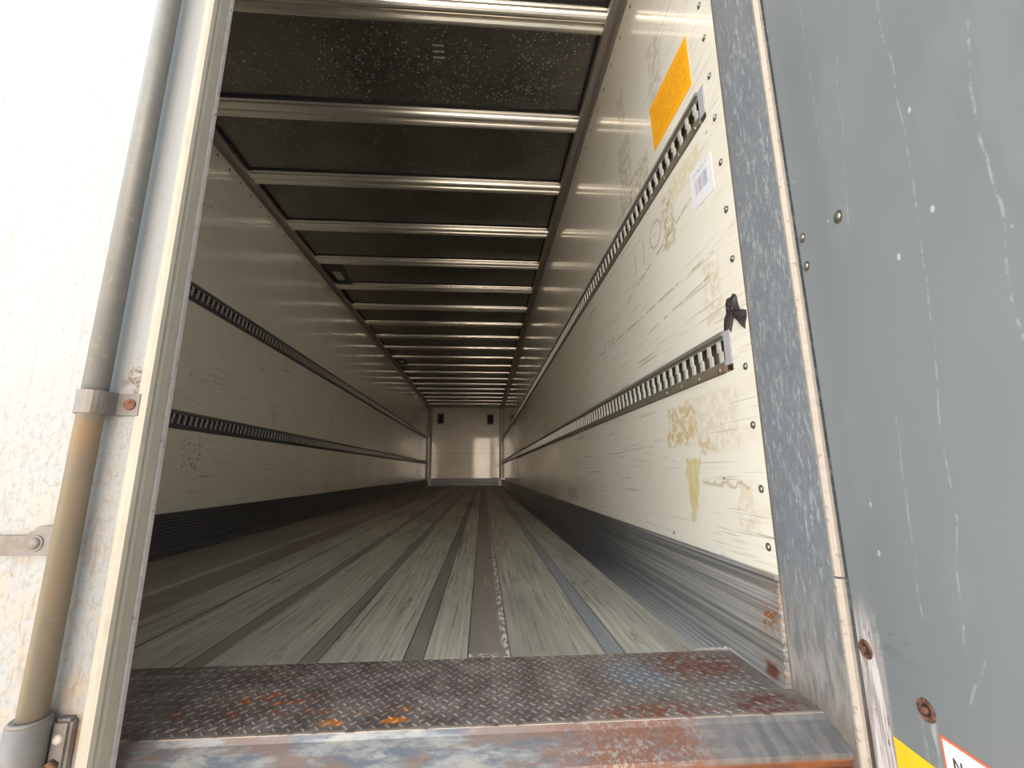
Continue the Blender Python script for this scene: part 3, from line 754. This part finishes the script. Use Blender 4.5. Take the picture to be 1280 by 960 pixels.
# ------------------------------------------------------------------ notices on the right wall
def wall_quad(pts, d0=.0002, d1=.0010):
    bm = bmesh.new()
    A = [bm.verts.new((XR-d1, y, z)) for y, z in pts]; B = [bm.verts.new((XR-d0, y, z)) for y, z in pts]
    bm.faces.new(A); bm.faces.new(B[::-1]); k = len(pts)
    for i in range(k): bm.faces.new((A[i], B[i], B[(i+1) % k], A[(i+1) % k]))
    return bm
o = link('notice', wall_quad([(1.110, 1.647), (1.410, 1.652), (1.425, 1.857), (1.117, 1.845)]), MAT['orange'], loc=(XR, 1.26, 1.75))
tag(o, 'bright orange printed notice on the right wall above the upper rail', 'notice')
o = link('barcode_label', wall_quad([(1.048, 1.232), (1.178, 1.238), (1.175, 1.375), (1.050, 1.352)]), MAT['barcode'], loc=(XR, 1.11, 1.30))
tag(o, 'pale barcode label on the right wall under the upper rail end', 'label')
# pen writing between the rails
wm = Matrix(((0, 0, -1), (-1, 0, 0), (0, 1, 0))).to_4x4(); wm.translation = (XR-.0004, 1.72, 1.255)
w_ = empty('handwriting', (XR, 1.5, 1.3))
for ch_, oy in (('1', 0), ('1', .095), ('O', .19)):
    w2 = wm.copy(); w2.translation = (XR-.0004, 1.72-oy, 1.255+oy*.12)
    text_on(ch_, .165, MAT['pen'], w2, 'pen_stroke', w_, -.0028)
tag(w_, 'faint grey pen writing on the right wall below the upper rail', 'handwriting')
# torn tape at the end of the lower rail
T = [(1.078, .815), (1.072, .845), (1.058, .862), (1.055, .892), (1.048, .899), (1.030, .896), (1.020, .902), (1.006, .893), (1.002, .868), (.996, .850), (.984, .845), (.972, .838), (.9725, .822), (.982, .806), (.984, .792), (.992, .806), (1.002, .815), (1.012, .826), (1.026, .838), (1.034, .822), (1.044, .802), (1.052, .815), (1.062, .808)]
bm = bmesh.new()
random.seed(3)
cen = (1.03, .856)
outer = [bm.verts.new((XR-.0006, y, z)) for y, z in T]
mid = [bm.verts.new((XR-.003-random.random()*.005, cen[0]+(y-cen[0])*.72, cen[1]+(z-cen[1])*.72)) for y, z in T]
inn = [bm.verts.new((XR-.004-random.random()*.006, cen[0]+(y-cen[0])*.35, cen[1]+(z-cen[1])*.35)) for y, z in T]
cv = bm.verts.new((XR-.006, *cen)); k = len(T)
for i in range(k):
    j = (i+1) % k
    bm.faces.new((outer[i], outer[j], mid[j], mid[i])); bm.faces.new((mid[i], mid[j], inn[j], inn[i])); bm.faces.new((inn[i], inn[j], cv))
bm.faces.new([bm.verts.new((XR-.0002, y, z)) for y, z in T])
o = link('torn_tape', bm, MAT['tape'], loc=(XR, 1.03, .85)); tag(o, 'crumpled torn black tape stuck above the end of the lower right rail', 'tape')

# ------------------------------------------------------------------ small lamps under the roof, vents in the bulkhead
def lamp(x0, x1, y0, y1, label):
    r = empty('roof_lamp', ((x0+x1)/2, (y0+y1)/2, ZC)); tag(r, label, 'lamp', 'small lamps along the left roof edge')
    bm = bmesh.new()
    prism(bm, [(x0, ZC-.001), (x0+.01, ZC-.036), (x1-.02, ZC-.036), (x1, ZC-.001)], y0, y1); link('housing', bm, MAT['lamp'], r)
    bm = bmesh.new(); cx, cy = (x0+x1)/2, (y0+y1)/2
    prism(bm, [(cx-.045, ZC-.036), (cx-.03, ZC-.052), (cx+.03, ZC-.052), (cx+.045, ZC-.036)], cy-.09, cy+.09); link('lens', bm, MAT['lens'], r)
lamp(-1.715, -1.535, 4.37, 4.85, 'small dark lamp box at the left roof edge, nearest of three')
lamp(-1.715, -1.545, 8.235, 8.72, 'small dark lamp box at the left roof edge, middle of three')
lamp(-1.715, -1.545, 12.75, 12.98, 'small dark lamp box at the left roof edge, farthest, by the bulkhead')
def vent(xc, zc, label):
    r = empty('bulkhead_vent', (xc, D, zc)); tag(r, label, 'vent', 'small square vents in the front bulkhead')
    bm = bmesh.new(); w, h, t = .135, .20, .045
    for a in ((-w, w, h-t, h), (-w, w, -h, -h+t), (-w, -w+t, -h+t, h-t), (w-t, w, -h+t, h-t)): box(bm, xc+a[0], xc+a[1], D-.014, D-.0005, zc+a[2], zc+a[3])
    link('frame', bm, MAT['cream'], r)
    bm = bmesh.new(); box(bm, xc-w+t, xc+w-t, D-.008, D-.0005, zc-h+t, zc+h-t)
    for k in range(5): z = zc-h+t+.03+k*.05; box(bm, xc-w+t, xc+w-t, D-.011, D-.008, z, z+.012)
    link('grille', bm, MAT['dark_gap'], r)
vent(-1.44, 2.243, 'dark square vent with pale frame, upper left of the far bulkhead')
vent(.256, 2.23, 'dark square vent with pale frame, upper right of the far bulkhead')
